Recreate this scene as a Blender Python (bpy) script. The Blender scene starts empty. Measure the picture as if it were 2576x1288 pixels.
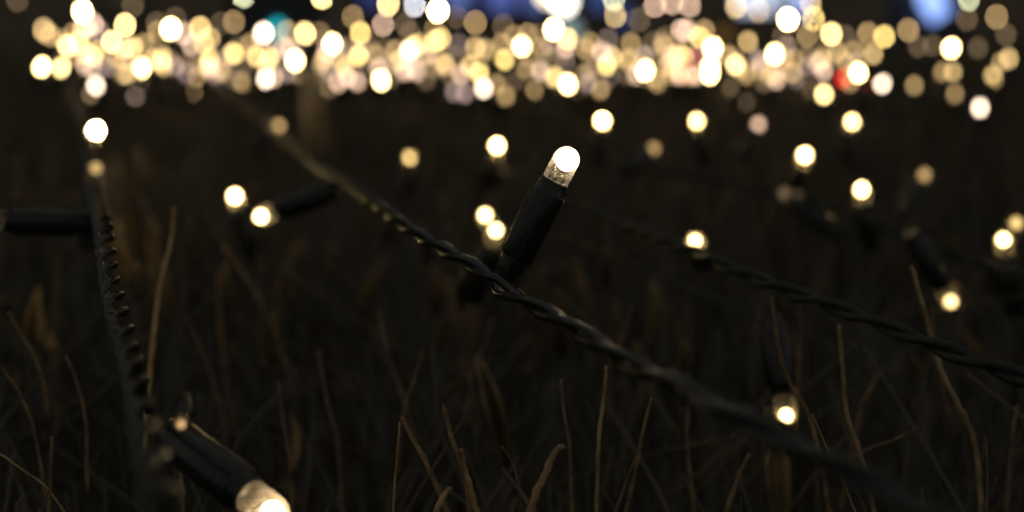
import bpy, bmesh, math, random
from mathutils import Vector, Matrix, Quaternion
R = random.Random(11)
S = bpy.context.scene
C = S.collection

# ------------------------------------------------------------------ camera frame
CAMZ = 1.0
F = 0.23                                  # distance of the sharp bulb
K = 0.411 / 1288.0                        # tangent per unit of the measuring grid (2576 x 1288)
HOR = 40.0                                # height of the horizon in that grid
PITCH = math.atan((644 - HOR) * K)
FW = Vector((0, math.cos(PITCH), -math.sin(PITCH)))
UP = Vector((0, math.sin(PITCH), math.cos(PITCH)))
CAM = Vector((0, 0, CAMZ))
APER = 0.0054                            # aperture diameter (m)

def P(x, y, d):
    return CAM + FW * d + Vector((1, 0, 0)) * ((x - 1288) * K * d) + UP * ((644 - y) * K * d)

cam = bpy.data.cameras.new('camera')
co = bpy.data.objects.new('camera', cam); C.objects.link(co)
co.location = CAM
co.rotation_euler = (math.radians(90) - PITCH, 0, 0)
cam.sensor_width = 22.3
cam.lens = 11.15 / 0.411
cam.clip_start = 0.01; cam.clip_end = 500
cam.dof.use_dof = True
cam.dof.focus_distance = F
cam.dof.aperture_fstop = cam.lens / (APER * 1000)
cam.dof.aperture_blades = 0
cam.dof.aperture_ratio = 1.08
S.camera = co

# ------------------------------------------------------------------ render settings
S.render.engine = 'CYCLES'
S.view_settings.view_transform = 'Standard'
S.view_settings.look = 'None'
S.view_settings.exposure = 0
S.view_settings.gamma = 1
cy = S.cycles
cy.use_adaptive_sampling = False
cy.use_denoising = True
try:
    cy.denoiser = 'OPENIMAGEDENOISE'
    cy.denoising_input_passes = 'RGB_ALBEDO_NORMAL'
    cy.denoising_prefilter = 'ACCURATE'
except Exception:
    pass
cy.max_bounces = 6; cy.diffuse_bounces = 2; cy.glossy_bounces = 3
cy.transmission_bounces = 4; cy.transparent_max_bounces = 12
cy.sample_clamp_indirect = 1.5
cy.sample_clamp_direct = 0
cy.caustics_reflective = False; cy.caustics_refractive = False
cy.use_light_tree = True

# ------------------------------------------------------------------ world: night sky with the glow of the town
w = bpy.data.worlds.new('World'); S.world = w; w.use_nodes = True
nt = w.node_tree
bg = nt.nodes['Background']
sky = nt.nodes.new('ShaderNodeTexSky'); sky.sky_type = 'NISHITA'; sky.sun_disc = False
sky.sun_elevation = math.radians(-4); sky.sun_rotation = math.radians(40)
mx = nt.nodes.new('ShaderNodeMixRGB'); mx.blend_type = 'ADD'; mx.inputs[0].default_value = 1
mx.inputs[2].default_value = (.95, .96, .89, 1)      # town glow, neutral and raised to lift the dark tones
nt.links.new(sky.outputs[0], mx.inputs[1])
nt.links.new(mx.outputs[0], bg.inputs[0])
bg.inputs[1].default_value = 0.15

# ------------------------------------------------------------------ materials
def mat(name):
    m = bpy.data.materials.new(name); m.use_nodes = True
    n = m.node_tree; b = n.nodes['Principled BSDF']
    return m, n, b

def noisy(name, c1, c2, scale=40, rough=.6, detail=4, spec=.4, bump=0, bscale=None, stretch=None):
    m, n, b = mat(name)
    tc = n.nodes.new('ShaderNodeTexCoord')
    src = tc.outputs['Object']
    if stretch:
        mp = n.nodes.new('ShaderNodeMapping'); mp.inputs['Scale'].default_value = stretch
        n.links.new(src, mp.inputs[0]); src = mp.outputs[0]
    t = n.nodes.new('ShaderNodeTexNoise'); t.inputs['Scale'].default_value = scale; t.inputs['Detail'].default_value = detail
    n.links.new(src, t.inputs['Vector'])
    r = n.nodes.new('ShaderNodeValToRGB')
    r.color_ramp.elements[0].position = .35; r.color_ramp.elements[0].color = (*c1, 1)
    r.color_ramp.elements[1].position = .68; r.color_ramp.elements[1].color = (*c2, 1)
    n.links.new(t.outputs[0], r.inputs[0]); n.links.new(r.outputs[0], b.inputs['Base Color'])
    b.inputs['Roughness'].default_value = rough
    b.inputs['Specular IOR Level'].default_value = spec
    if bump:
        t2 = n.nodes.new('ShaderNodeTexNoise'); t2.inputs['Scale'].default_value = bscale or scale * 4
        n.links.new(src, t2.inputs['Vector'])
        bp = n.nodes.new('ShaderNodeBump'); bp.inputs['Strength'].default_value = bump; bp.inputs['Distance'].default_value = .0003
        n.links.new(t2.outputs[0], bp.inputs['Height']); n.links.new(bp.outputs[0], b.inputs['Normal'])
    return m

M_holder = noisy('black_plastic', (.010, .010, .008), (.017, .017, .014), 900, .22, spec=.38, bump=.25, bscale=2500)
M_wire = noisy('green_black_pvc', (.005, .007, .005), (.010, .013, .009), 500, .24, spec=.5, bump=.2, bscale=1800)
M_wire_rim = noisy('pvc_darkened_for_rims', (.004, .0045, .0035), (.007, .008, .006), 500, .25, spec=.5, bump=.15, bscale=1800)  # cable pvc darkened so that its lit rims stand out
M_lit_stem = noisy('lit_dry_stem', (.36, .22, .08), (.58, .40, .17), 260, .55, bump=.3, bscale=1500)  # dry stem colour brightened to stand in for nearby lamplight
M_wire_blended = noisy('pvc_blended_in_dark', (.018, .020, .016), (.030, .033, .027), 500, .5, spec=.2, bump=.2, bscale=1800)  # same cable pvc, toned paler and duller to sink into the dark
M_twig = noisy('dry_bark', (.085, .048, .022), (.24, .155, .075), 260, .7, bump=.6, bscale=1500)
M_pale = noisy('pale_dry_bark', (.17, .105, .046), (.36, .245, .115), 300, .6, bump=.5, bscale=1800)
M_lit_stump = noisy('lamplit_stump_wood', (.55, .42, .27), (.74, .59, .40), 120, .6)  # albedo raised in place of lamplight falling on the stump
M_thick = noisy('thicket_bark', (.062, .053, .038), (.098, .082, .055), 60, .8)
M_leaf = noisy('dry_leaf', (.10, .055, .018), (.24, .14, .055), 90, .6)
M_soil = noisy('soil', (.02, .015, .01), (.05, .04, .028), 8, .9)
M_pave = noisy('asphalt', (.03, .03, .03), (.06, .058, .055), 6, .85)
M_wall = noisy('render_wall', (.16, .12, .085), (.24, .18, .13), 3, .85)
M_frame = noisy('dark_metal', (.02, .02, .022), (.04, .04, .042), 30, .4)

def emis(name, objcol=True, col=(1, 1, 1), s=1.0):
    m = bpy.data.materials.new(name); m.use_nodes = True
    n = m.node_tree; n.nodes.remove(n.nodes['Principled BSDF'])
    e = n.nodes.new('ShaderNodeEmission'); e.inputs[1].default_value = s
    if objcol:
        oi = n.nodes.new('ShaderNodeObjectInfo'); n.links.new(oi.outputs['Color'], e.inputs[0])
    else:
        e.inputs[0].default_value = (*col, 1)
    n.links.new(e.outputs[0], n.nodes['Material Output'].inputs[0])
    return m
M_glow = emis('led_glow')

def clear_plastic():
    m = bpy.data.materials.new('clear_plastic'); m.use_nodes = True
    n = m.node_tree; n.nodes.remove(n.nodes['Principled BSDF'])
    tr = n.nodes.new('ShaderNodeBsdfTransparent'); tr.inputs[0].default_value = (.97, .95, .92, 1)
    di = n.nodes.new('ShaderNodeBsdfTranslucent'); di.inputs[0].default_value = (.9, .8, .68, 1)
    gl = n.nodes.new('ShaderNodeBsdfGlossy'); gl.inputs['Roughness'].default_value = .12
    fr = n.nodes.new('ShaderNodeFresnel'); fr.inputs[0].default_value = 1.46
    tc = n.nodes.new('ShaderNodeTexCoord')
    t = n.nodes.new('ShaderNodeTexNoise'); t.inputs['Scale'].default_value = 650; t.inputs['Detail'].default_value = 2
    n.links.new(tc.outputs['Object'], t.inputs['Vector'])
    mr = n.nodes.new('ShaderNodeMapRange')
    mr.inputs[1].default_value = .42; mr.inputs[2].default_value = .70; mr.inputs[3].default_value = .03; mr.inputs[4].default_value = .055
    n.links.new(t.outputs[0], mr.inputs[0])
    bp = n.nodes.new('ShaderNodeBump'); bp.inputs['Strength'].default_value = .05; bp.inputs['Distance'].default_value = .0003
    n.links.new(t.outputs[0], bp.inputs['Height']); n.links.new(bp.outputs[0], gl.inputs['Normal'])
    m1 = n.nodes.new('ShaderNodeMixShader'); m2 = n.nodes.new('ShaderNodeMixShader')
    lw = n.nodes.new('ShaderNodeLayerWeight'); lw.inputs[0].default_value = .35  # milkier towards the outline, imitating the bright refracted rim
    ml = n.nodes.new('ShaderNodeMath'); ml.operation = 'MULTIPLY_ADD'; ml.inputs[1].default_value = .32
    n.links.new(lw.outputs['Facing'], ml.inputs[0]); n.links.new(mr.outputs[0], ml.inputs[2])
    n.links.new(ml.outputs[0], m1.inputs[0]); n.links.new(tr.outputs[0], m1.inputs[1]); n.links.new(di.outputs[0], m1.inputs[2])
    n.links.new(fr.outputs[0], m2.inputs[0]); n.links.new(m1.outputs[0], m2.inputs[1]); n.links.new(gl.outputs[0], m2.inputs[2])
    n.links.new(m2.outputs[0], n.nodes['Material Output'].inputs[0])
    return m
M_clear = clear_plastic()
M_lead, _n, _b = mat('lead_frame_metal')
_b.inputs['Base Color'].default_value = (.75, .68, .58, 1); _b.inputs['Metallic'].default_value = 1; _b.inputs['Roughness'].default_value = .35

# ------------------------------------------------------------------ mesh helpers
class MB:
    def __init__(s): s.v = []; s.f = []; s.sm = []
    def lathe(s, prof, n=24, M=None, smooth=True):
        """prof: list of (r, z); r==0 closes"""
        rings = []
        for r, z in prof:
            if r <= 1e-9:
                s.v.append(Vector((0, 0, z))); rings.append([len(s.v) - 1])
            else:
                ids = []
                for i in range(n):
                    a = 2 * math.pi * i / n
                    s.v.append(Vector((r * math.cos(a), r * math.sin(a), z))); ids.append(len(s.v) - 1)
                rings.append(ids)
        if M is not None:
            k = sum(len(x) for x in rings)
            for i in range(len(s.v) - k, len(s.v)): s.v[i] = M @ s.v[i]
        for a, b in zip(rings, rings[1:]):
            for i in range(n):
                j = (i + 1) % n
                if len(a) == 1 and len(b) == 1: break
                if len(a) == 1: s.f.append((a[0], b[i], b[j]))
                elif len(b) == 1: s.f.append((a[i], a[j], b[0]))
                else: s.f.append((a[i], a[j], b[j], b[i]))
                s.sm.append(smooth)
    def tube(s, pts, rad, n=8, caps=True):
        """pts Vectors, rad float/list"""
        m = len(pts)
        if not hasattr(rad, '__len__'): rad = [rad] * m
        t0 = (pts[1] - pts[0]).normalized()
        u = t0.orthogonal().normalized()
        rings = []
        for i in range(m):
            t = (pts[min(i + 1, m - 1)] - pts[max(i - 1, 0)])
            if t.length < 1e-12: t = t0
            t = t.normalized()
            u = (u - t * u.dot(t))
            if u.length < 1e-6: u = t.orthogonal()
            u.normalize(); w_ = t.cross(u)
            ids = []
            for k in range(n):
                a = 2 * math.pi * k / n
                s.v.append(pts[i] + (u * math.cos(a) + w_ * math.sin(a)) * rad[i]); ids.append(len(s.v) - 1)
            rings.append(ids)
        for a, b in zip(rings, rings[1:]):
            for k in range(n):
                j = (k + 1) % n
                s.f.append((a[k], a[j], b[j], b[k])); s.sm.append(True)
        if caps:
            s.f.append(tuple(reversed(rings[0]))); s.sm.append(False)
            s.f.append(tuple(rings[-1])); s.sm.append(False)
    def box(s, c, h, M=None):
        b = len(s.v)
        for x in (-1, 1):
            for y in (-1, 1):
                for z in (-1, 1):
                    p = Vector((x * h[0], y * h[1], z * h[2]))
                    if M is not None: p = M @ p
                    s.v.append(Vector(c) + p)
        for f in ((0, 1, 3, 2), (4, 6, 7, 5), (0, 4, 5, 1), (2, 3, 7, 6), (0, 2, 6, 4), (1, 5, 7, 3)):
            s.f.append(tuple(b + i for i in f)); s.sm.append(False)
    def mesh(s, name, m):
        me = bpy.data.meshes.new(name)
        me.from_pydata([tuple(v) for v in s.v], [], s.f)
        me.polygons.foreach_set('use_smooth', s.sm)
        me.materials.append(m); me.update()
        return me
    def build(s, name, m, parent=None):
        return link(name, s.mesh(name, m), parent)

def link(name, me, parent=None):
    o = bpy.data.objects.new(name, me); C.objects.link(o)
    if parent is not None: o.parent = parent
    return o
def tag(o, label=None, cat=None, group=None, kind=None):
    if label: o['label'] = label
    if cat: o['category'] = cat
    if group: o['group'] = group
    if kind: o['kind'] = kind
    return o
def empty(name, loc=(0, 0, 0)):
    o = bpy.data.objects.new(name, None); C.objects.link(o); o.location = loc; o.empty_display_size = .01
    return o
def spline(ctrl, n):
    """Catmull-Rom through ctrl (Vectors of any size), n samples per span"""
    out = []
    c = [ctrl[0] * 2 - ctrl[1]] + list(ctrl) + [ctrl[-1] * 2 - ctrl[-2]]
    for i in range(1, len(c) - 2):
        p0, p1, p2, p3 = c[i - 1:i + 3]
        for k in range(n):
            t = k / n
            out.append(.5 * ((2 * p1) + (p2 - p0) * t + (2 * p0 - 5 * p1 + 4 * p2 - p3) * t * t + (3 * p1 - p0 - 3 * p2 + p3) * t ** 3))
    out.append(ctrl[-1].copy())
    return out

# ------------------------------------------------------------------ fairy light meshes (base at origin, along +Z, metres)
mm = .001
def holder_mesh(detail):
    b = MB(); n = 40 if detail else 12
    prof = [(0, 0), (2.0, 0), (2.35, .25), (2.6, 1.2), (2.75, 3.2), (2.8, 3.5), (3.15, 3.55), (3.3, 3.75), (3.3, 16.6), (3.2, 16.9),
            (2.75, 17.15), (2.72, 18.9), (2.6, 19.2), (2.2, 19.25), (2.2, 17.4), (0, 17.4)]
    b.lathe([(r * mm, z * mm) for r, z in prof], n, smooth=False if not detail else True)
    if detail:
        # seam ribs, one turned to catch a thin highlight, latch nub, strain relief lip
        for a in (.6, 2.78, 4.3, 5.4):
            Mr = Matrix.Rotation(a, 3, 'Z')
            b.box(Mr @ Vector((3.30 * mm, 0, 10.2 * mm)), (.12 * mm, .12 * mm, 6.2 * mm), Mr)
        Mr = Matrix.Rotation(-.3, 3, 'Z')
        b.box(Mr @ Vector((2.95 * mm, 0, 17.9 * mm)), (.28 * mm, .35 * mm, .3 * mm), Mr)
        Mr = Matrix.Rotation(-.45, 3, 'Z')
        b.box(Mr @ Vector((2.7 * mm, 0, 1.9 * mm)), (.55 * mm, 1.0 * mm, 1.55 * mm), Mr)
    return b.mesh('holder', M_holder)
def lens_prof(r0, z0, L):
    pts = [(r0 * .98, z0), (r0, z0 + .4), (r0, z0 + L - r0)]
    for i in range(1, 9):
        a = math.pi / 2 * i / 8
        pts.append((r0 * math.cos(a) if i < 8 else 0, z0 + L - r0 + r0 * math.sin(a)))
    return [(r * mm, z * mm) for r, z in pts]
def lens_mesh(n):
    b = MB(); b.lathe([(0, 18.6 * mm)] + [(2.15 * mm, 18.6 * mm)] + lens_prof(2.5, 19.05, 7.1), n)
    return b.mesh('bulb', M_clear)
def glow_mesh(n, r, zc, up, dn, sx=0.0):
    b = MB(); pr = []
    for i in range(0, 17):
        a = -math.pi / 2 + math.pi * i / 16
        rz = up if a > 0 else dn
        pr.append(((r * math.cos(a) if 0 < i < 16 else 0) * mm, (zc + rz * math.sin(a)) * mm))
    b.lathe(pr, n, Matrix.Translation((sx * mm, 0, 0)))
    return b.mesh('glow', M_glow)
def far_bulb_mesh():
    b = MB(); pr = [(0, 19.05 * mm), (2.5 * mm, 19.05 * mm), (2.55 * mm, 23.6 * mm), (2.2 * mm, 25.0 * mm), (1.3 * mm, 25.9 * mm), (0, 26.2 * mm)]
    b.lathe(pr, 10)
    return b.mesh('bulb', M_glow)
def lead_mesh():
    b = MB()
    b.box((.75 * mm, .1 * mm, 20.1 * mm), (.55 * mm, .12 * mm, 1.0 * mm))
    b.box((-.85 * mm, 0, 19.9 * mm), (.32 * mm, .12 * mm, 1.2 * mm), Matrix.Rotation(.25, 3, 'Y'))
    b.box((.1 * mm, -1.5 * mm, 20.6 * mm), (.45 * mm, .05 * mm, .13 * mm), Matrix.Rotation(-.5, 3, 'Y'))
    b.box((-1.1 * mm, -1.35 * mm, 21.2 * mm), (.42 * mm, .05 * mm, .12 * mm), Matrix.Rotation(.3, 3, 'Y'))
    b.box((-1.0 * mm, -1.5 * mm, 20.1 * mm), (.35 * mm, .05 * mm, .16 * mm), Matrix.Rotation(-.5, 3, 'Y'))
    b.box((1.3 * mm, -1.3 * mm, 21.0 * mm), (.5 * mm, .05 * mm, .08 * mm), Matrix.Rotation(.5, 3, 'Y'))
    for i in range(9):
        a = R.uniform(-2.8, -.3)
        M_ = Matrix.Translation((1.9 * math.cos(a) * mm, 1.9 * math.sin(a) * mm, R.uniform(19.3, 21.6) * mm))
        r = R.uniform(.08, .17) * mm
        b.lathe([(0, -r), (r * .8, -r * .6), (r, 0), (r * .8, r * .6), (0, r)], 8, M_)
    return b.mesh('lead_frame', M_lead)

HOLD_HI, HOLD_LO = holder_mesh(True), holder_mesh(False)
GLOW_BIG = glow_mesh(32, 2.14, 23.8, 2.25, 2.15, .25)
LENS, GLOW, FARB, LEAD = lens_mesh(40), glow_mesh(20, 1.65, 23.9, 1.8, 1.6), far_bulb_mesh(), lead_mesh()

def axis_quat(a): return Vector((0, 0, 1)).rotation_difference(a.normalized())
def disc_r(d, emit_r):   # radius of the defocused disc in metres at the focus plane, and emitter radius there
    return APER / 2 * abs(1 - F / d), emit_r * F / d

def near_light(core, axis, v, label, group=None, d=None, roll=0, lead=False, scale=1.0, big=None):
    """full light: holder, clear bulb, glowing core"""
    ax = axis.normalized()
    o = empty('fairy_light', core - ax * 23.5 * mm * scale)
    o.scale = (scale,) * 3
    o.rotation_mode = 'QUATERNION'
    o.rotation_quaternion = axis_quat(ax) @ Quaternion((0, 0, 1), roll)
    tag(o, label, 'fairy light', group)
    link('holder', HOLD_HI, o)
    b = link('bulb', LENS, o)
    g = link('glow', GLOW_BIG if lead and big is None else GLOW, b)
    if lead: link('lead_frame', LEAD, b)
    rb, re = disc_r(d, 1.68 * mm * scale)
    k = max(1.0, (rb + .35 * re) ** 2 / re ** 2)
    g.color = (v[0] * k, v[1] * k, v[2] * k, 1)
    return o
def far_light(core, axis, v, label, group, d, scale=1.0):
    ax = axis.normalized()
    o = empty('fairy_light', core - ax * 22.6 * mm * scale)
    o.rotation_mode = 'QUATERNION'; o.rotation_quaternion = axis_quat(ax)
    tag(o, label, 'fairy light', group)
    link('holder', HOLD_LO, o)
    b = link('bulb', FARB, o)
    o.scale = (scale,) * 3
    rb, re = disc_r(d, 2.9 * mm * scale)
    k = max(1.0, (rb + .25 * re) ** 2 / re ** 2)
    b.color = (v[0] * k, v[1] * k, v[2] * k, 1)
    return o

# ------------------------------------------------------------------ hedge surface (drop below the camera by distance)
DROP = [(0, .082), (.25, .080), (.42, .078), (.6, .064), (.8, .049), (1.0, .039), (1.3, .030), (1.7, .024), (2.3, .022)]
def drop(Y):
    for (a, x), (b, y) in zip(DROP, DROP[1:]):
        if Y <= b: return x + (y - x) * (Y - a) / (b - a)
    return DROP[-1][1]
def depth_for(x, y, lift):
    best, bd = None, 9
    d = .2
    while d < 1.75:
        p = P(x, y, d)
        e = abs((CAMZ - p.z) - (drop(p.y) - lift))
        if e < bd: best, bd = d, e
        d *= 1.02
    return best

# ------------------------------------------------------------------ the lights
WARM = (1.0, .80, .46)
LEV = {'B': (3.2, 2.35, .98), 'b': (1.2, .86, .35), 'M': (.66, .455, .17), 'm': (.41, .275, .11), 'P': (.40, .26, .18), 'D': (.22, .142, .06),
       'V': (.15, .105, .09), 'f': (.062, .042, .023), 'Y': (.74, .53, .165), 'Q': (1.0, .76, .56), 'G': (.46, .47, .28), 'L': (.56, .56, .60),
       'R': (.40, .010, .008), 'r': (.15, .008, .006), 'T': (.30, .42, .40)}
WORD = {'B': 'glaring white', 'b': 'bright cream', 'M': 'cream', 'm': 'soft cream', 'P': 'pinkish', 'D': 'dim tan', 'V': 'dim mauve', 'f': 'barely visible brown',
        'Y': 'yellow', 'Q': 'pinkish white', 'G': 'pale green', 'L': 'lavender white', 'R': 'red', 'r': 'faint red', 'T': 'pale teal'}
o1, o2, o3, q = 0.0, 861.3, 1714.7, .3344
band = []
def add(off, s):
    for it in s.split():
        k, x, y = it.split(',')
        band.append((k, off + float(x) * q, float(y) * q))
add(o1, 'B,620,85 D,333,235 D,375,265 m,330,220 B,315,500 b,462,505 b,510,345 b,940,190 B,1285,215 b,840,315 M,1000,355 m,930,370 B,1065,510 Q,720,640 '
        'm,620,220 P,650,200 D,560,250 P,700,180 V,740,230 M,590,320 m,640,390 M,700,420 m,720,380 D,570,420 P,640,490 P,740,490 V,800,500 D,930,450 '
        'D,1090,330 D,1190,240 f,1320,140 M,1215,470 m,1220,420 m,1230,500 V,1320,500 f,1040,540 M,1505,210 P,1440,340 m,1530,320 m,1580,290 M,1575,440 '
        'm,1560,500 V,1620,560 P,1580,510 f,1480,490 D,1760,165 f,1660,180 Y,1760,400 f,1800,350 P,1970,270 Q,1985,245 M,1925,420 M,2030,430 Q,2000,590 '
        'm,2000,500 P,2060,580 f,1840,500 D,1815,615 V,2160,540 b,2295,250 D,2160,240 P,2180,370 B,2220,455 B,2500,330 P,2460,390 f,2440,300 D,2420,480 '
        'V,2460,520 P,2540,620 m,2570,480 f,1000,40 G,1830,-35 b,2420,-25 f,130,0 D,470,300 D,870,430 f,460,470 P,1380,250 f,1180,180 D,1880,330 f,2090,310 m,1150,450 D,1680,540')
add(o2, 'b,345,30 L,545,40 B,720,80 D,80,130 Y,135,245 P,305,185 f,470,180 f,510,250 D,1000,170 m,570,330 Q,500,385 M,530,350 M,740,290 Y,700,310 D,670,330 '
        'Y,120,420 D,250,410 f,320,360 P,270,510 P,110,610 P,40,580 B,290,600 f,370,580 P,470,530 P,560,540 f,630,600 m,760,470 D,740,480 m,1000,360 m,960,490 '
        'Y,1030,550 Q,1060,660 Y,1220,450 B,1350,350 D,1160,630 D,1200,330 D,1230,720 f,1300,610 D,1440,680 D,1380,520 P,1490,530 M,1600,580 B,1695,630 B,1590,220 '
        'M,1690,290 P,1680,360 f,1640,430 D,1860,320 D,1830,370 P,1950,390 m,2040,430 Y,1990,490 f,1900,500 D,2170,325 m,2150,450 P,2210,560 B,2280,530 D,2370,620 '
        'D,1945,670 M,2050,120 G,2040,-10 D,1395,260 V,1850,620 P,2350,40 P,2480,20 m,2530,405 P,2550,230 V,840,690 V,920,700 f,860,130 f,1210,190 f,1480,260 f,2330,320 '
        'D,610,420 f,850,420 D,1080,380 P,890,560 f,200,340 D,2480,560 P,2540,560 f,1560,420 f,2230,150 D,390,470 m,20,500')
add(o3, 'P,60,40 m,410,50 D,580,80 B,800,145 m,970,20 Y,990,140 D,945,270 b,1125,255 P,40,230 D,170,230 Y,135,285 B,235,360 m,500,315 B,700,405 B,215,500 B,215,560 b,405,490 '
        'V,570,450 m,430,520 D,490,560 D,840,445 f,760,500 D,700,560 P,715,600 m,20,420 D,60,570 P,110,560 f,370,660 P,1070,530 D,1225,460 D,1300,385 f,1360,410 m,1440,410 '
        'Y,1525,275 D,1400,250 B,1330,550 Q,1510,630 b,1070,710 D,1750,645 D,1705,225 f,1780,350 f,1890,340 B,2030,360 f,2230,360 f,2145,140 D,2370,125 G,2160,-5 D,1960,540 m,2040,545 '
        'D,2050,700 m,2460,440 D,2400,470 m,2340,570 M,2340,610 Q,2245,810 V,870,600 V,950,500 f,1080,370 f,480,770 f,2440,260 R,1220,590 r,1375,640 r,110,440 r,20,560 f,1230,270 f,760,270 D,1270,620')
SEG = [(190, 'at the glowing band\'s far left end'), (440, 'left of the cyan light'), (640, 'just left of the cyan light'), (820, 'around the cyan light'), (1010, 'above the pale upright stump'),
       (1200, 'left of the big white glare'), (1330, 'close left of the white glare'), (1480, 'under the big white glare'), (1640, 'close right of the white glare'), (1800, 'left of the first red lights'),
       (1960, 'right of the first red lights'), (2120, 'left of the large red light'), (2260, 'around the large red light'), (2420, 'below the blue neon sign'), (9999, 'at the glowing band\'s far right end')]
def seg(x):
    for a, t in SEG:
        if x < a: return t
ORD = ['', 'second', 'third', 'fourth', 'fifth', 'sixth', 'seventh', 'eighth', 'ninth', 'tenth', 'eleventh']
buck = {}
for i, (k, x, y) in enumerate(band): buck.setdefault((k, seg(x)), []).append((x, i))
labels = {}
for (k, s_), L in buck.items():
    L.sort()
    for j, (_, i) in enumerate(L):
        if len(L) == 1: pre = ''
        elif j == 0: pre = 'leftmost '
        elif j == len(L) - 1: pre = 'rightmost '
        else: pre = ORD[j] + ' from left '
        labels[i] = f"{pre}{WORD[k]} blurred light {s_}"
bases = []
def uncounted(n):
    b = MB()
    for i in range(n):
        x = R.uniform(180, 2150)
        y = R.gauss(158 + 20 * math.sin(x * .004), 36)
        if not 60 < y < 255: continue
        d = max(.9, depth_for(x, y, .016) * R.uniform(.95, 1.05))
        t = R.uniform(-.6, .6)
        M_ = Matrix.Translation(P(x, y, d)) @ Matrix.Rotation(t, 4, 'Y') @ Matrix.Rotation(R.uniform(-.5, .5), 4, 'X')
        r_, L_ = 1.7 * mm, 2.3 * mm
        b.lathe([(0, -L_), (r_, -L_), (r_, L_ * .3), (r_ * .7, L_ * .8), (0, L_)], 8, M_)
    m = bpy.data.materials.new('faint_led_glow'); m.use_nodes = True; n_ = m.node_tree; n_.nodes.remove(n_.nodes['Principled BSDF'])
    g = n_.nodes.new('ShaderNodeNewGeometry'); cr = n_.nodes.new('ShaderNodeValToRGB'); e = n_.nodes.new('ShaderNodeEmission')
    cr.color_ramp.interpolation = 'CONSTANT'
    cols = [(.05, .034, .018), (.10, .066, .034), (.17, .108, .048), (.12, .084, .066), (.25, .165, .07), (.09, .064, .058), (.20, .14, .10)]
    for k, c_ in enumerate(cols):
        el = cr.color_ramp.elements[k] if k < 2 else cr.color_ramp.elements.new(k / len(cols))
        el.position = k / len(cols); el.color = (*c_, 1)
    n_.links.new(g.outputs['Random Per Island'], cr.inputs[0]); n_.links.new(cr.outputs[0], e.inputs[0]); e.inputs[1].default_value = 23
    n_.links.new(e.outputs[0], n_.nodes['Material Output'].inputs[0])
    o = b.build('faint_fairy_lights', m); tag(o, 'countless faint tan lights glowing dimly between the brighter ones of the band', 'fairy lights', None, 'stuff')
uncounted(135)
for i, (k, x, y) in enumerate(band):
    lift = .017 + R.uniform(-.004, .006)
    d = depth_for(x, y, lift)
    if y < 62: d = R.uniform(1.25, 1.65)
    d = max(d, .78)
    tilt = R.choice((.25, .5, .8)); a = R.uniform(0, 6.28)
    ax = Vector((math.sin(a) * tilt, math.cos(a) * tilt * .6, 1))
    c = P(x, y, d)
    v = LEV[k]; u = R.uniform(.9, 1.12)
    o = far_light(c, ax, tuple(z * u for z in v), labels[i], 'blurred fairy lights in the crowded band', d, .68)
    bases.append(o.location.copy())

G2 = 'single fairy lights above the dark hedge'
mid = [  # key, x, y, d, axis (right, away, up), label
 ('B', 241, 330, .62, (.2, .3, 1), 'lone bright white blurred light above the left coiled cable'),
 ('m', 241, 427, .36, (.1, .2, 1), 'small pinkish light resting on the top of the left coiled cable'),
 ('B', 592, 497, .44, (-.3, .1, 1), 'upper left of the pair of bright lights beside the dark sideways holder'),
 ('B', 660, 543, .36, (-210, 0, -75), 'lower right light of the left pair, on a black holder lying sideways'),
 ('M', 1031, 398, .60, (.2, .2, 1), 'dull cream light above the twisted middle cable, alone'),
 ('B', 1250, 369, .55, (.2, .0, 1), 'bright yellow-white light up left of the sharp bulb'),
 ('B', 1222, 545, .38, (-.4, .1, .9), 'upper of two touching bright lights left of the sharp holder'),
 ('B', 1246, 583, .37, (.3, -.1, .9), 'lower of two touching bright lights, half behind the sharp holder'),
 ('B', 1515, 306, .62, (.1, .2, 1), 'bright white light up right of the sharp bulb'),
 ('b', 1753, 307, .62, (-.2, .1, 1), 'cream white light level with the sharp bulb\'s neighbour, farther right'),
 ('P', 1907, 314, .60, (.5, .8, .6), 'dull pink light between two cream ones right of centre'),
 ('D', 1643, 375, .50, (.6, .8, .3), 'dull tan smeared light close right of the sharp bulb'),
 ('B', 2024, 393, .52, (.2, -.2, 1), 'largest bright white light in the dark right half'),
 ('b', 2143, 309, .62, (.1, .1, 1), 'cream light above the dark right half, under the red light'),
 ('D', 2325, 441, .50, (.5, .6, .6), 'small dull tan light near the right edge, above the lone stalk'),
 ('B', 2168, 480, .47, (-.2, 0, 1), 'bright white light below the largest one on the right'),
 ('f', 1975, 488, .45, (-.6, .6, .5), 'left of two faint brown glints on the thin far cable'),
 ('f', 2007, 497, .45, (-.5, .7, .5), 'right of two faint brown glints on the thin far cable'),
 ('B', 1749, 607, .306, (-.25, -.9, .42), 'bright light sitting on the right-hand cable'),
 ('M', 2555, 565, .40, (.3, .1, 1), 'upper light of the pair cut by the right edge'),
 ('B', 2525, 607, .38, (-.2, .1, 1), 'lower brighter light of the pair at the right edge'),
 ('b', 2390, 755, .37, (.45, -.1, -.75), 'yellow light hanging down from its holder near the right edge'),
 ('B', 1977, 1040, .29, (.12, -.35, -.9), 'bright light hanging low among the right-hand twigs'),
 ('D', 700, 318, .60, (.5, .7, .5), 'small dim pink light on the blurred upper part of the middle cable'),
]
MIDB = {}
for k, x, y, d, ax, lab in mid:
    a = Vector((1, 0, 0)) * ax[0] + Vector((0, 1, 0)) * ax[1] + Vector((0, 0, 1)) * ax[2]
    pw = 2.1 if k in 'Bb' else 1.15
    if (x, y) == (241, 330): pw = 16.0
    if (x, y) in ((592, 497), (660, 543)): pw = 3.6
    o = near_light(P(x, y, d), a, tuple(c_ * pw for c_ in LEV[k]), lab, G2, d)
    MIDB[(x, y)] = o.location.copy()

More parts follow.
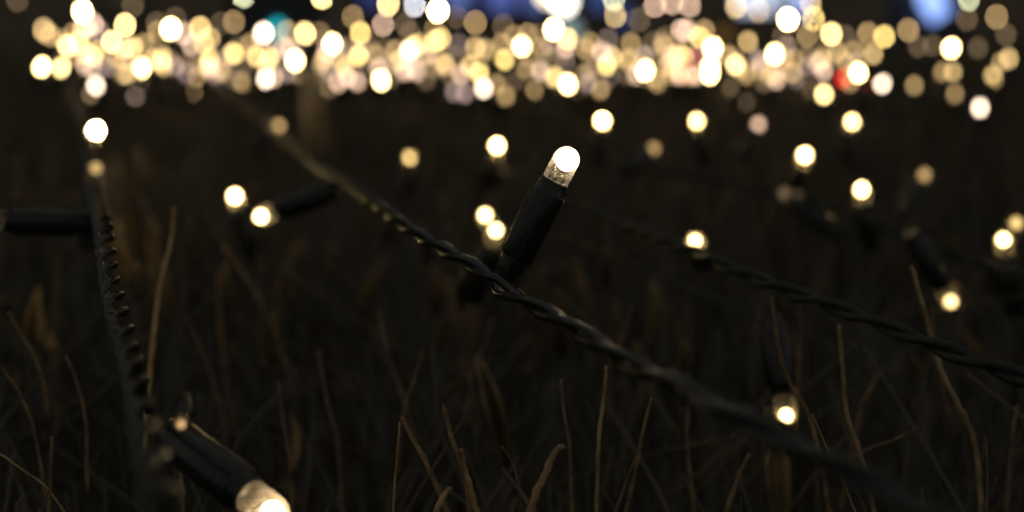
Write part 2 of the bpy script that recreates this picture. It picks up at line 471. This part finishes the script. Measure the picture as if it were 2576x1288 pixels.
# the sharp light
tip, base = P(1440, 371, .2285), P(1276, 688, .2305)
ax = (tip - base).normalized()
hero = near_light(tip - ax * 2.7 * mm, ax, (14, 11.2, 7.2), 'sharp clear LED bulb glowing on a tilted black holder in the centre', None, F, roll=.4, lead=True)
HERO_BASE = hero.location.copy()
# bottom light cut by the frame
tip, base = P(712, 1312, .196), P(362, 1040, .216)
ax = (tip - base).normalized()
BS = 1.15
bott = near_light(tip - ax * 2.7 * mm * BS, ax, (18, 13.5, 7.6), 'large clear bulb and holder pointing down out of the bottom edge', None, F, roll=1.2, lead=True, scale=BS, big=False)
near_light(P(456, 1066, .186), Vector((.2, -1, -.1)), (.62, .38, .17), 'tiny tan glint in front of the large bottom holder, added as a small light', None, .186, scale=.42)  # glint at the holder, added as a scaled-down glowing fairy light
# holder at the left edge
base = P(222, 562, .30); tip = P(-120, 552, .285)
ax = (tip - base).normalized()
lft = near_light(base + ax * 23.5 * mm, ax, (2, 1.6, 1), 'blurred black holder lying sideways across the left edge', None, F, roll=.5)

# ------------------------------------------------------------------ cables
def twisted(name_label, ctrl, wr, hr, pitches, n=14, split=None, phase=0, sides=10, wm=None, nw=2):
    """two wires twisted round a centre line; ctrl: (x, y, d); pitches: per-control twist length (m)"""
    cs = [P(*c) for c in ctrl]
    pts = spline(cs, n)
    pt = []
    for i in range(len(ctrl) - 1):
        for k in range(n): pt.append(pitches[i] + (pitches[i + 1] - pitches[i]) * k / n)
    pt.append(pitches[-1])
    # resample finely
    fine, fp = [pts[0]], [pt[0]]
    for i in range(1, len(pts)):
        L = (pts[i] - pts[i - 1]).length
        m = max(1, int(L / (.0007 if sides > 6 else .0022)))
        for k in range(1, m + 1):
            fine.append(pts[i - 1].lerp(pts[i], k / m)); fp.append(pt[i - 1] + (pt[i] - pt[i - 1]) * k / m)
    o = empty('twisted_cable', cs[len(cs) // 2]); tag(o, name_label, 'cable', 'cables draped over the hedge')
    inv = Vector(o.location)
    u = None; ang = phase; W_ = [[] for _ in range(nw)]
    for i, p in enumerate(fine):
        t = (fine[min(i + 1, len(fine) - 1)] - fine[max(0, i - 1)]).normalized()
        if u is None: u = t.orthogonal().normalized()
        u = (u - t * u.dot(t)).normalized(); w_ = t.cross(u)
        if i: ang += 2 * math.pi * (p - fine[i - 1]).length / fp[i]
        r = hr * (1 + .10 * math.sin(i * .021 + phase) + .06 * math.sin(i * .07))
        if split is not None:
            s = math.exp(-((p - split).length / .0035) ** 2); r *= 1 + 1.0 * s
        for k in range(nw):
            a_ = ang + 2 * math.pi * k / nw
            W_[k].append(p + (u * math.cos(a_) + w_ * math.sin(a_)) * r - inv)
    for q_ in W_:
        b = MB(); b.tube(q_, wr, sides); b.build('wire', wm or M_wire, o)
    return o

hb = HERO_BASE
main = [(430, 120, 1.0), (560, 225, .72), (690, 330, .52), (790, 420, .42), (880, 475, .335), (960, 525, .295), (1050, 590, .266), (1140, 642, .247), (1208, 682, .2355),
        (1246, 716, .2295), (1300, 748, .222), (1400, 800, .208), (1500, 862, .195), (1600, 925, .183), (1700, 972, .172), (1850, 1050, .160), (2050, 1145, .149), (2300, 1275, .138), (2560, 1420, .13)]
twisted('dark twisted cable running diagonally under the sharp bulb', main, .00088, .00084, [-.027] * 9 + [-.029, -.031] + [-.032] * 8, split=P(1246, 712, .2295), phase=.7)
leftc = [(120, 60, 1.3), (150, 150, 1.0), (185, 240, .80), (212, 330, .58), (228, 420, .42), (240, 490, .34), (258, 560, .285), (268, 640, .258), (278, 720, .237), (298, 800, .218), (318, 870, .203),
         (340, 950, .184), (362, 1060, .164), (385, 1170, .149), (410, 1300, .136)]
twisted('loosely coiled dark cable running towards the viewer on the left', leftc, .00060, .00172, [.0215] * 15, phase=1.9, wm=M_wire_rim)
rightc = [(1100, 365, .75), (1180, 402, .62), (1420, 500, .42), (1560, 562, .36), (1720, 624, .31), (1850, 682, .285), (2000, 738, .265), (2150, 792, .25), (2300, 850, .237), (2450, 908, .225), (2620, 965, .213), (2800, 1020, .2)]
twisted('dark twisted cable sloping down to the right edge', rightc, .00090, .00092, [-.028] * 12, phase=.2, wm=M_wire_blended)
twisted('blurred cable sloping behind the bright lights of the right half', [(820, 240, 1.0), (1050, 310, .82), (1300, 392, .62), (1560, 420, .55), (1800, 450, .50), (1990, 492, .452), (2200, 560, .41), (2400, 640, .37), (2640, 720, .34)],
        .0008, .00085, [.026] * 9, sides=8, wm=M_wire_blended)
twisted('short lead joining the large bottom holder to the coiled cable', [(336, 930, .188), (340, 960, .200), (350, 1005, .213), (362, 1040, .2162)], .0008, .00085, [.012] * 4, sides=8)
# plain strands behind, threading the bases of the band lights by rows of distance
bases.sort(key=lambda p: p.y)
rows = ['foremost', 'second', 'third', 'fourth', 'fifth', 'rearmost']
per = math.ceil(len(bases) / 6)
for r in range(6):
    L = sorted(bases[r * per:(r + 1) * per], key=lambda p: p.x)
    pts = []
    for a, b in zip(L, L[1:]):
        pts.append(a)
        pts.append(a.lerp(b, .5) - Vector((0, 0, .004 + .12 * (a - b).length)))
    pts.append(L[-1])
    o = empty('twisted_cable', L[len(L) // 2]); tag(o, f'thin dark cable threading the {rows[r]} row of blurred band lights', 'cable', 'cables draped over the hedge')
    b = MB(); b.tube([p - o.location for p in spline(pts, 3)], .0011, 5); b.build('wire', M_wire, o)

# ------------------------------------------------------------------ hedge
hedge = tag(empty('hedge', (0, .6, 0)), 'dark bare twiggy hedge top draped with fairy lights', 'hedge')
HO = Vector(hedge.location)
def twig(ctrl, w0, w1, m=M_twig, bud=False, nodes=True):
    cs = spline([P(*c) for c in ctrl], 8)
    n = len(cs); wob = R.uniform(0, 9)
    out, rad = [], []
    for i, p in enumerate(cs):
        d = (p - CAM).dot(FW); t = i / (n - 1)
        r = (w0 + (w1 - w0) * t) * .43 * K * d
        r *= 1 + .05 * math.sin(i * 1.3 + wob) + (.14 if nodes and i % 9 == 4 else 0)
        j = Vector((R.uniform(-1, 1), R.uniform(-1, 1), R.uniform(-1, 1))) * r * .22
        out.append(p - HO + j); rad.append(r)
    b = MB(); b.tube(out, rad, 9)
    o = b.build('twig', m, hedge)
    if bud:
        t = (out[0] - out[2]).normalized(); r = rad[0]
        Mx = Matrix.Translation(out[0] - t * r) @ axis_quat(t).to_matrix().to_4x4()
        b = MB(); b.lathe([(0, -r), (r * 1.1, 0), (r * 1.6, r * 2), (r * 1.3, r * 4), (r * .6, r * 6), (0, r * 7)], 8, Mx)
        b.build('bud', m, o)
    return o
T = [
 ([(437, 522, .30), (431, 600, .30), (406, 700, .297), (392, 790, .295), (384, 860, .293), (372, 990, .29), (360, 1150, .285)], 10, 16, M_lit_stem),
 ([(355, 495, .40), (374, 560, .40), (380, 615, .40), (384, 760, .40)], 16, 12, M_twig),
 ([(290, 470, .46), (305, 560, .46), (300, 640, .46), (310, 800, .46)], 16, 16, M_twig),
 ([(20, 785, .27), (55, 845, .27), (100, 930, .27), (120, 1040, .27)], 12, 12, M_twig),
 ([(165, 895, .25), (190, 955, .25), (215, 1060, .25), (220, 1240, .25)], 11, 12, M_twig),
 ([(-20, 900, .26), (40, 975, .26), (75, 1050, .26), (95, 1130, .26), (125, 1300, .26)], 9, 9, M_twig),
 ([(-20, 1128, .23), (60, 1185, .23), (115, 1225, .23), (170, 1300, .23)], 7, 8, M_pale),
 ([(1012, 1050, .222), (1040, 1108, .221), (1078, 1175, .22), (1108, 1245, .219), (1135, 1310, .218)], 14, 17, M_twig),
 ([(1122, 1046, .232), (1134, 1095, .232), (1150, 1140, .231), (1172, 1215, .23), (1185, 1310, .23)], 12, 16, M_twig, True),
 ([(1160, 1130, .226), (1176, 1200, .226), (1195, 1270, .226), (1205, 1320, .226)], 13, 20, M_pale),
 ([(1133, 1226, .215), (1112, 1256, .215), (1085, 1320, .215)], 15, 22, M_pale),
 ([(1420, 1122, .221), (1398, 1136, .221), (1372, 1190, .22), (1345, 1250, .219), (1325, 1320, .218)], 16, 27, M_pale),
 ([(1262, 1122, .224), (1290, 1165, .224), (1305, 1220, .223), (1325, 1265, .222), (1350, 1310, .222)], 5, 6, M_twig),
 ([(1006, 1062, .235), (999, 1140, .234), (992, 1230, .234), (988, 1320, .234)], 6, 8, M_pale),
 ([(1526, 920, .25), (1516, 1020, .248), (1506, 1110, .246), (1500, 1310, .244)], 10, 13, M_pale),
 ([(1411, 955, .25), (1420, 1050, .25), (1432, 1120, .25), (1440, 1310, .25)], 8, 12, M_twig),
 ([(1640, 1000, .24), (1618, 1080, .24), (1600, 1180, .24), (1570, 1310, .24)], 9, 13, M_twig),
 ([(1600, 1150, .22), (1580, 1200, .22), (1540, 1310, .22)], 6, 9, M_twig),
 ([(2293, 668, .262), (2308, 720, .262), (2330, 800, .262), (2350, 880, .262), (2380, 960, .26), (2422, 1040, .26), (2455, 1130, .26), (2470, 1310, .26)], 12, 16, M_pale),
 ([(2345, 780, .29), (2345, 840, .29), (2360, 930, .29), (2400, 1100, .29)], 9, 12, M_twig),
 ([(2110, 815, .255), (2120, 930, .254), (2130, 1040, .253), (2160, 1130, .252), (2190, 1240, .25), (2200, 1310, .25)], 12, 15, M_pale),
 ([(1942, 745, .27), (1958, 870, .268), (1985, 960, .266), (2032, 1040, .264), (2060, 1140, .26), (2090, 1310, .26)], 10, 14, M_twig),
 ([(2042, 1040, .232), (2064, 1090, .232), (2085, 1140, .231), (2115, 1200, .23), (2160, 1310, .23)], 5, 7, M_pale),
 ([(2479, 1098, .24), (2484, 1180, .24), (2482, 1310, .24)], 5, 6, M_twig),
 ([(2312, 1078, .26), (2240, 1110, .258), (2180, 1132, .257), (2130, 1165, .256)], 9, 11, M_twig),
 ([(2210, 940, .31), (2170, 1020, .31), (2150, 1100, .31), (2110, 1310, .31)], 11, 14, M_twig),
 ([(1065, 880, .29), (1040, 960, .288), (1012, 1050, .286), (1000, 1200, .284)], 7, 9, M_twig),
 ([(950, 780, .32), (970, 870, .32), (1002, 965, .32), (1050, 1120, .32)], 9, 12, M_twig),
 ([(560, 615, .36), (640, 735, .36), (700, 860, .36), (740, 1000, .36)], 11, 13, M_twig),
 ([(742, 615, .42), (722, 670, .42), (700, 730, .42), (690, 900, .42)], 16, 13, M_twig),
 ([(548, 680, .38), (552, 800, .38), (566, 930, .38), (600, 1200, .38)], 11, 14, M_twig),
 ([(1885, 1140, .25), (1850, 1220, .25), (1820, 1310, .25)], 12, 15, M_twig),
 ([(1735, 1000, .27), (1728, 1110, .27), (1750, 1310, .27)], 10, 13, M_twig),
 ([(1935, 1030, .285), (1960, 1008, .284), (2000, 990, .284)], 8, 7, M_pale),
 ([(1955, 1080, .27), (1944, 1110, .27), (1925, 1180, .27)], 6, 7, M_pale),
 ([(2010, 770, .30), (2015, 830, .30), (2010, 900, .30), (2000, 1100, .30)], 8, 11, M_twig),
 ([(1125, 700, .40), (1150, 790, .40), (1175, 900, .40), (1200, 1080, .40)], 15, 13, M_twig),
 ([(1240, 800, .36), (1220, 870, .36), (1190, 930, .36), (1170, 1080, .36)], 9, 13, M_twig),
 ([(150, 640, .40), (140, 760, .40), (135, 900, .40), (130, 1100, .40)], 9, 13, M_twig),
 ([(470, 800, .34), (520, 920, .34), (560, 1060, .34), (580, 1300, .34)], 9, 12, M_twig),
 ([(800, 880, .30), (820, 1000, .30), (850, 1120, .30), (860, 1310, .30)], 8, 11, M_twig),
 ([(700, 960, .28), (712, 1060, .28), (730, 1180, .28), (735, 1310, .28)], 7, 10, M_twig),
 ([(2560, 1020, .27), (2545, 1110, .27), (2530, 1310, .27)], 10, 13, M_twig),
 ([(1590, 770, .33), (1565, 850, .33), (1540, 900, .33), (1530, 1080, .33)], 7, 10, M_twig),
 ([(130, 1100, .22), (128, 1200, .22), (120, 1310, .22)], 8, 11, M_twig),
 ([(440, 1120, .24), (455, 1200, .24), (462, 1310, .24)], 9, 12, M_twig),
]
for t in T: twig(t[0], t[1], t[2], t[3], len(t) > 4)
# stump behind the hedge's front, its paleness standing in for lamplight
st = twig([(785, 186, .66), (787, 255, .67), (788, 322, .70), (791, 372, .76)], 60, 60, M_lit_stump, nodes=False)
st['label'] = 'thick cut stump standing upright, paled as if by lamplight, blurred'

# single dead blades caught among the twigs
M_dead = noisy('dead_leaf', (.11, .075, .034), (.25, .175, .080), 120, .55)
def dry_leaf(p, L, dirv, nrm, x):
    dirv = dirv.normalized(); s = dirv.cross(nrm).normalized(); nn = s.cross(dirv); W = L * R.uniform(.045, .10); cu = R.uniform(.1, .3)
    b = MB(); rows_ = [(0, .05), (.18, .6), (.4, 1), (.62, .9), (.82, .5), (1, .04)]
    for a, wd in rows_:
        for c_ in (-1, -.5, 0, .5, 1):
            b.v.append(p - HO + dirv * (a * L) + s * (c_ * W * wd) + nn * (L * (abs(c_) * wd * cu - cu * 1.2 * a * a)))
    for i in range(5):
        for j in range(4):
            k = i * 5 + j; b.f.append((k, k + 1, k + 6, k + 5)); b.sm.append(True)
    o = b.build('grass_blade', M_lit_stem if x < 400 else M_dead, hedge)  # left blades take the stem colour with lamplight put in
    so = o.modifiers.new('thickness', 'SOLIDIFY'); so.thickness = .0003
for x, y, d in [(290, 470, .46), (282, 585, .44), (300, 545, .43), (375, 575, .41), (365, 520, .44), (1105, 480, .52), (1150, 520, .50), (1125, 560, .47), (1180, 640, .44), (1040, 560, .50), (1330, 690, .42),
                (1175, 600, .45), (1290, 560, .47), (1085, 660, .43), (1140, 770, .40), (1200, 735, .40), (1360, 660, .43), (1450, 640, .42), (1560, 760, .38), (1640, 700, .40), (1735, 770, .37),
                (1200, 890, .31), (1720, 840, .36), (1000, 510, .52), (930, 500, .5), (735, 640, .41), (575, 660, .37), (690, 800, .36), (1600, 860, .34), (980, 640, .45), (1250, 470, .53), (1405, 720, .40),
                (1930, 1025, .285), (90, 720, .36), (480, 545, .42), (840, 600, .44), (2360, 690, .42), (1530, 620, .43)]:
    dry_leaf(P(x + R.uniform(-12, 12), y + R.uniform(-10, 10), d), R.uniform(.016, .034), Vector((R.uniform(-.35, .35), R.uniform(-.5, .5), -1)), Vector((R.uniform(-.6, .6), -1, R.uniform(.2, 1.2))), x)

# the countless thin twigs
b = MB(); leaf = MB()
def stem(p, h, r, lean, seg=5, sides=4):
    pts, rad = [], []
    cv = Vector((R.uniform(-1, 1), R.uniform(-1, 1), 0)) * .018
    for i in range(seg + 1):
        t = i / seg
        pts.append(p + Vector((lean.x * t, lean.y * t, h * t)) + cv * (t * t) + Vector((R.uniform(-1, 1), R.uniform(-1, 1), 0)) * .0016)
        rad.append(r * (1.25 - .6 * t))
    b.tube(pts, rad, sides)
    return pts
def add_leaf(p, L, dirv, nrm):
    dirv = dirv.normalized(); s = dirv.cross(nrm).normalized(); nn = s.cross(dirv)
    k = len(leaf.v); W = L * .10
    for (a, c_, z) in ((0, 0, 0), (.35, -1, .10), (.35, 1, .10), (.38, 0, 0), (.75, -.7, .06), (.75, .7, .06), (.78, 0, -.05), (1.05, 0, -.16)):
        leaf.v.append(p + dirv * (a * L) + s * (c_ * W) + nn * (z * L))
    for f in ((0, 3, 1), (0, 2, 3), (1, 3, 6, 4), (3, 2, 5, 6), (4, 6, 7), (6, 5, 7)):
        leaf.f.append(tuple(k + i for i in f)); leaf.sm.append(True)
for i in range(8200):
    y = .10 + 2.2 * R.random() ** 1.25
    x = R.uniform(-1, 1) * (.12 + .62 * y)
    dr = drop(y)
    top = CAMZ - dr - abs(R.gauss(0, .022)) - (.012 if y < .32 else 0) + (R.random() < .10) * R.uniform(0, .012) * (1 if y > .3 else 0)
    h = R.uniform(.07, .17)
    ln = Vector((R.gauss(0, .028), R.gauss(0, .028)))
    pts = stem(Vector((x, y, top - h)) - HO, h, R.uniform(.0003, .00075) * (1 if y < .5 else 1.5), ln.to_3d())
    if y > .22 and R.random() < .5:
        a = pts[R.randint(2, 4)]
        stem(a, h * .35, .0006, Vector((R.gauss(0, .03), R.gauss(0, .03), 0)), 3, 3)
    if y > .3 and R.random() < .16:
        q_ = pts[R.randint(2, 5)]
        add_leaf(q_, R.uniform(.008, .017), Vector((R.uniform(-1, 1), R.uniform(-1, 1), R.uniform(-.6, .9))), Vector((R.uniform(-1, 1), R.uniform(-1, 1), .6)))
# heavier wood lower down
for i in range(500):
    y = .15 + 2.1 * R.random(); x = R.uniform(-1, 1) * (.2 + .62 * y)
    z = CAMZ - drop(y) - R.uniform(.14, .36)
    stem(Vector((x, y, z - .3)) - HO, R.uniform(.2, .3), R.uniform(.0012, .0025), Vector((R.gauss(0, .08), R.gauss(0, .08), 0)), 4, 5)
tag(b.build('thicket', M_thick, hedge), kind='stuff')
tag(leaf.build('dry_foliage', M_leaf, hedge), kind='stuff')

# ------------------------------------------------------------------ ground and street
b = MB(); b.v = [Vector(v) for v in ((-400, -60, 0), (400, -60, 0), (400, 400, 0), (-400, 400, 0))]; b.f = [(0, 1, 2, 3)]; b.sm = [False]
tag(b.build('ground', M_pave), kind='structure')
b = MB(); b.box((0, 1.2, .06), (2.6, 1.35, .055))
tag(b.build('planting_bed', M_soil), kind='structure')

bl = tag(empty('shop_building', (0, 13, 0)), 'dim brown shop front with blue lit windows far behind the hedge', 'building')
def wpos(x, d=13.0): return (x - 1288) * K * d
b = MB(); b.box((0, .3, 4.5), (26, .28, 4.5)); b.build('wall', M_wall, bl)
for (x, wd, col, z0, z1) in ((945, 60, (.04, .05, .17), 1.10, 2.3), (1155, 62, (.12, .17, .46), 1.08, 2.3), (1262, 70, (.09, .13, .40), 1.06, 2.3), (1345, 50, (.10, .14, .38), 1.05, 2.3), (1505, 50, (.05, .08, .22), 1.06, 2.3),
                           (1900, 130, (.75, .85, 1.1), 1.04, 2.3), (1985, 70, (.45, .6, 1.1), 1.0, 2.3), (1560, 40, (.05, .07, .2), .9, 1.1), (330, 60, (.035, .03, .02), 1.1, 2.3)):
    hw = wd * K * 13 / 2
    b = MB(); cx = wpos(x); zc = (z0 + z1) / 2; hh = (z1 - z0) / 2
    for sx in (-1, 1): b.box((cx + sx * (hw + .03), -.02, zc), (.03, .03, hh + .06))
    for sz in (-1, 1): b.box((cx, -.02, zc + sz * (hh + .03)), (hw, .03, .03))
    wn = b.build('window', M_frame, bl)
    b = MB(); b.box((cx, .0, zc), (hw, .01, hh)); pn = b.build('pane', M_glow, wn); pn.color = (*col, 1)

def lamp_ball(name, x, y, d, r, col, label, cat, rx=1.0, rot=0):
    """street lantern on a post: post and cap, lit globe"""
    p = P(x, y, d)
    o = tag(empty(name, (p.x, p.y, 0)), label, cat)
    b = MB(); h = p.z
    b.lathe([(0, .005), (.09, .005), (.09, .05), (.04, .12), (.025, .3), (.02, h - r * 1.05), (r * .45, h - r * .98), (0, h - r * .96)], 16); b.build('post', M_frame, o)
    b = MB(); pr = []
    for i in range(13):
        a = -math.pi / 2 + math.pi * i / 12
        pr.append((r * math.cos(a) * (1 + .15 * math.sin(a)) if 0 < i < 12 else 0, h + r * math.sin(a)))
    b.lathe(pr, 24); g = b.build('globe', M_glow, o); g.color = (*col, 1)
    b = MB(); b.lathe([(0, h + r * .98), (r * .5, h + r * .99), (r * .2, h + r * 1.25), (0, h + r * 1.3)], 16); b.build('cap', M_frame, o)
    return o
lamp_ball('street_lamp', 1418, 4, 8.0, .060, (7, 6.6, 5.8), 'huge white glaring lamp cut by the top edge above the band', 'lamp')
lamp_ball('street_lamp', 1376, -14, 9.0, .055, (5, 4.3, 2.8), 'yellowish glaring lamp merging into the huge white one', 'lamp')
lamp_ball('street_lamp', 1436, 80, 4.0, .030, (.42, .60, .58), 'pale teal lamp under the huge white glare', 'lamp')
lamp_ball('street_lamp', 1818, 96, 5.0, .040, (.16, .085, .02), 'small dim amber lamp behind the yellow lights', 'lamp')

def sign(label, pts, d, wd, col):
    """neon tube on a back board"""
    cs = spline([P(x, y, d) for x, y in pts], 8); c = cs[len(cs) // 2]
    o = tag(empty('neon_sign', (c.x, c.y, 0)), label, 'sign')
    lo = Vector(o.location)
    b = MB(); b.tube([p - lo for p in cs], wd, 12); g = b.build('tube', M_glow, o); g.color = (*col, 1)
    b = MB(); b.box(c - lo + Vector((0, wd + .03, 0)), (.16, .02, .16)); b.build('board', M_frame, o)
    b = MB(); b.lathe([(0, .005), (.1, .005), (.1, .03), (.02, .06), (.02, c.z - .16), (0, c.z - .16)], 10, Matrix.Translation((0, wd + .03, 0))); b.build('post', M_frame, o)
sign('large blue glowing sign at the top right edge', [(2330, -40), (2345, 5), (2368, 40)], 5.0, .042, (.55, .85, 1.9))
sign('small cyan glowing sign rising over the band\'s left part', [(680, 84), (696, 74), (702, 62)], 4.0, .012, (.04, 1.7, 2.0))
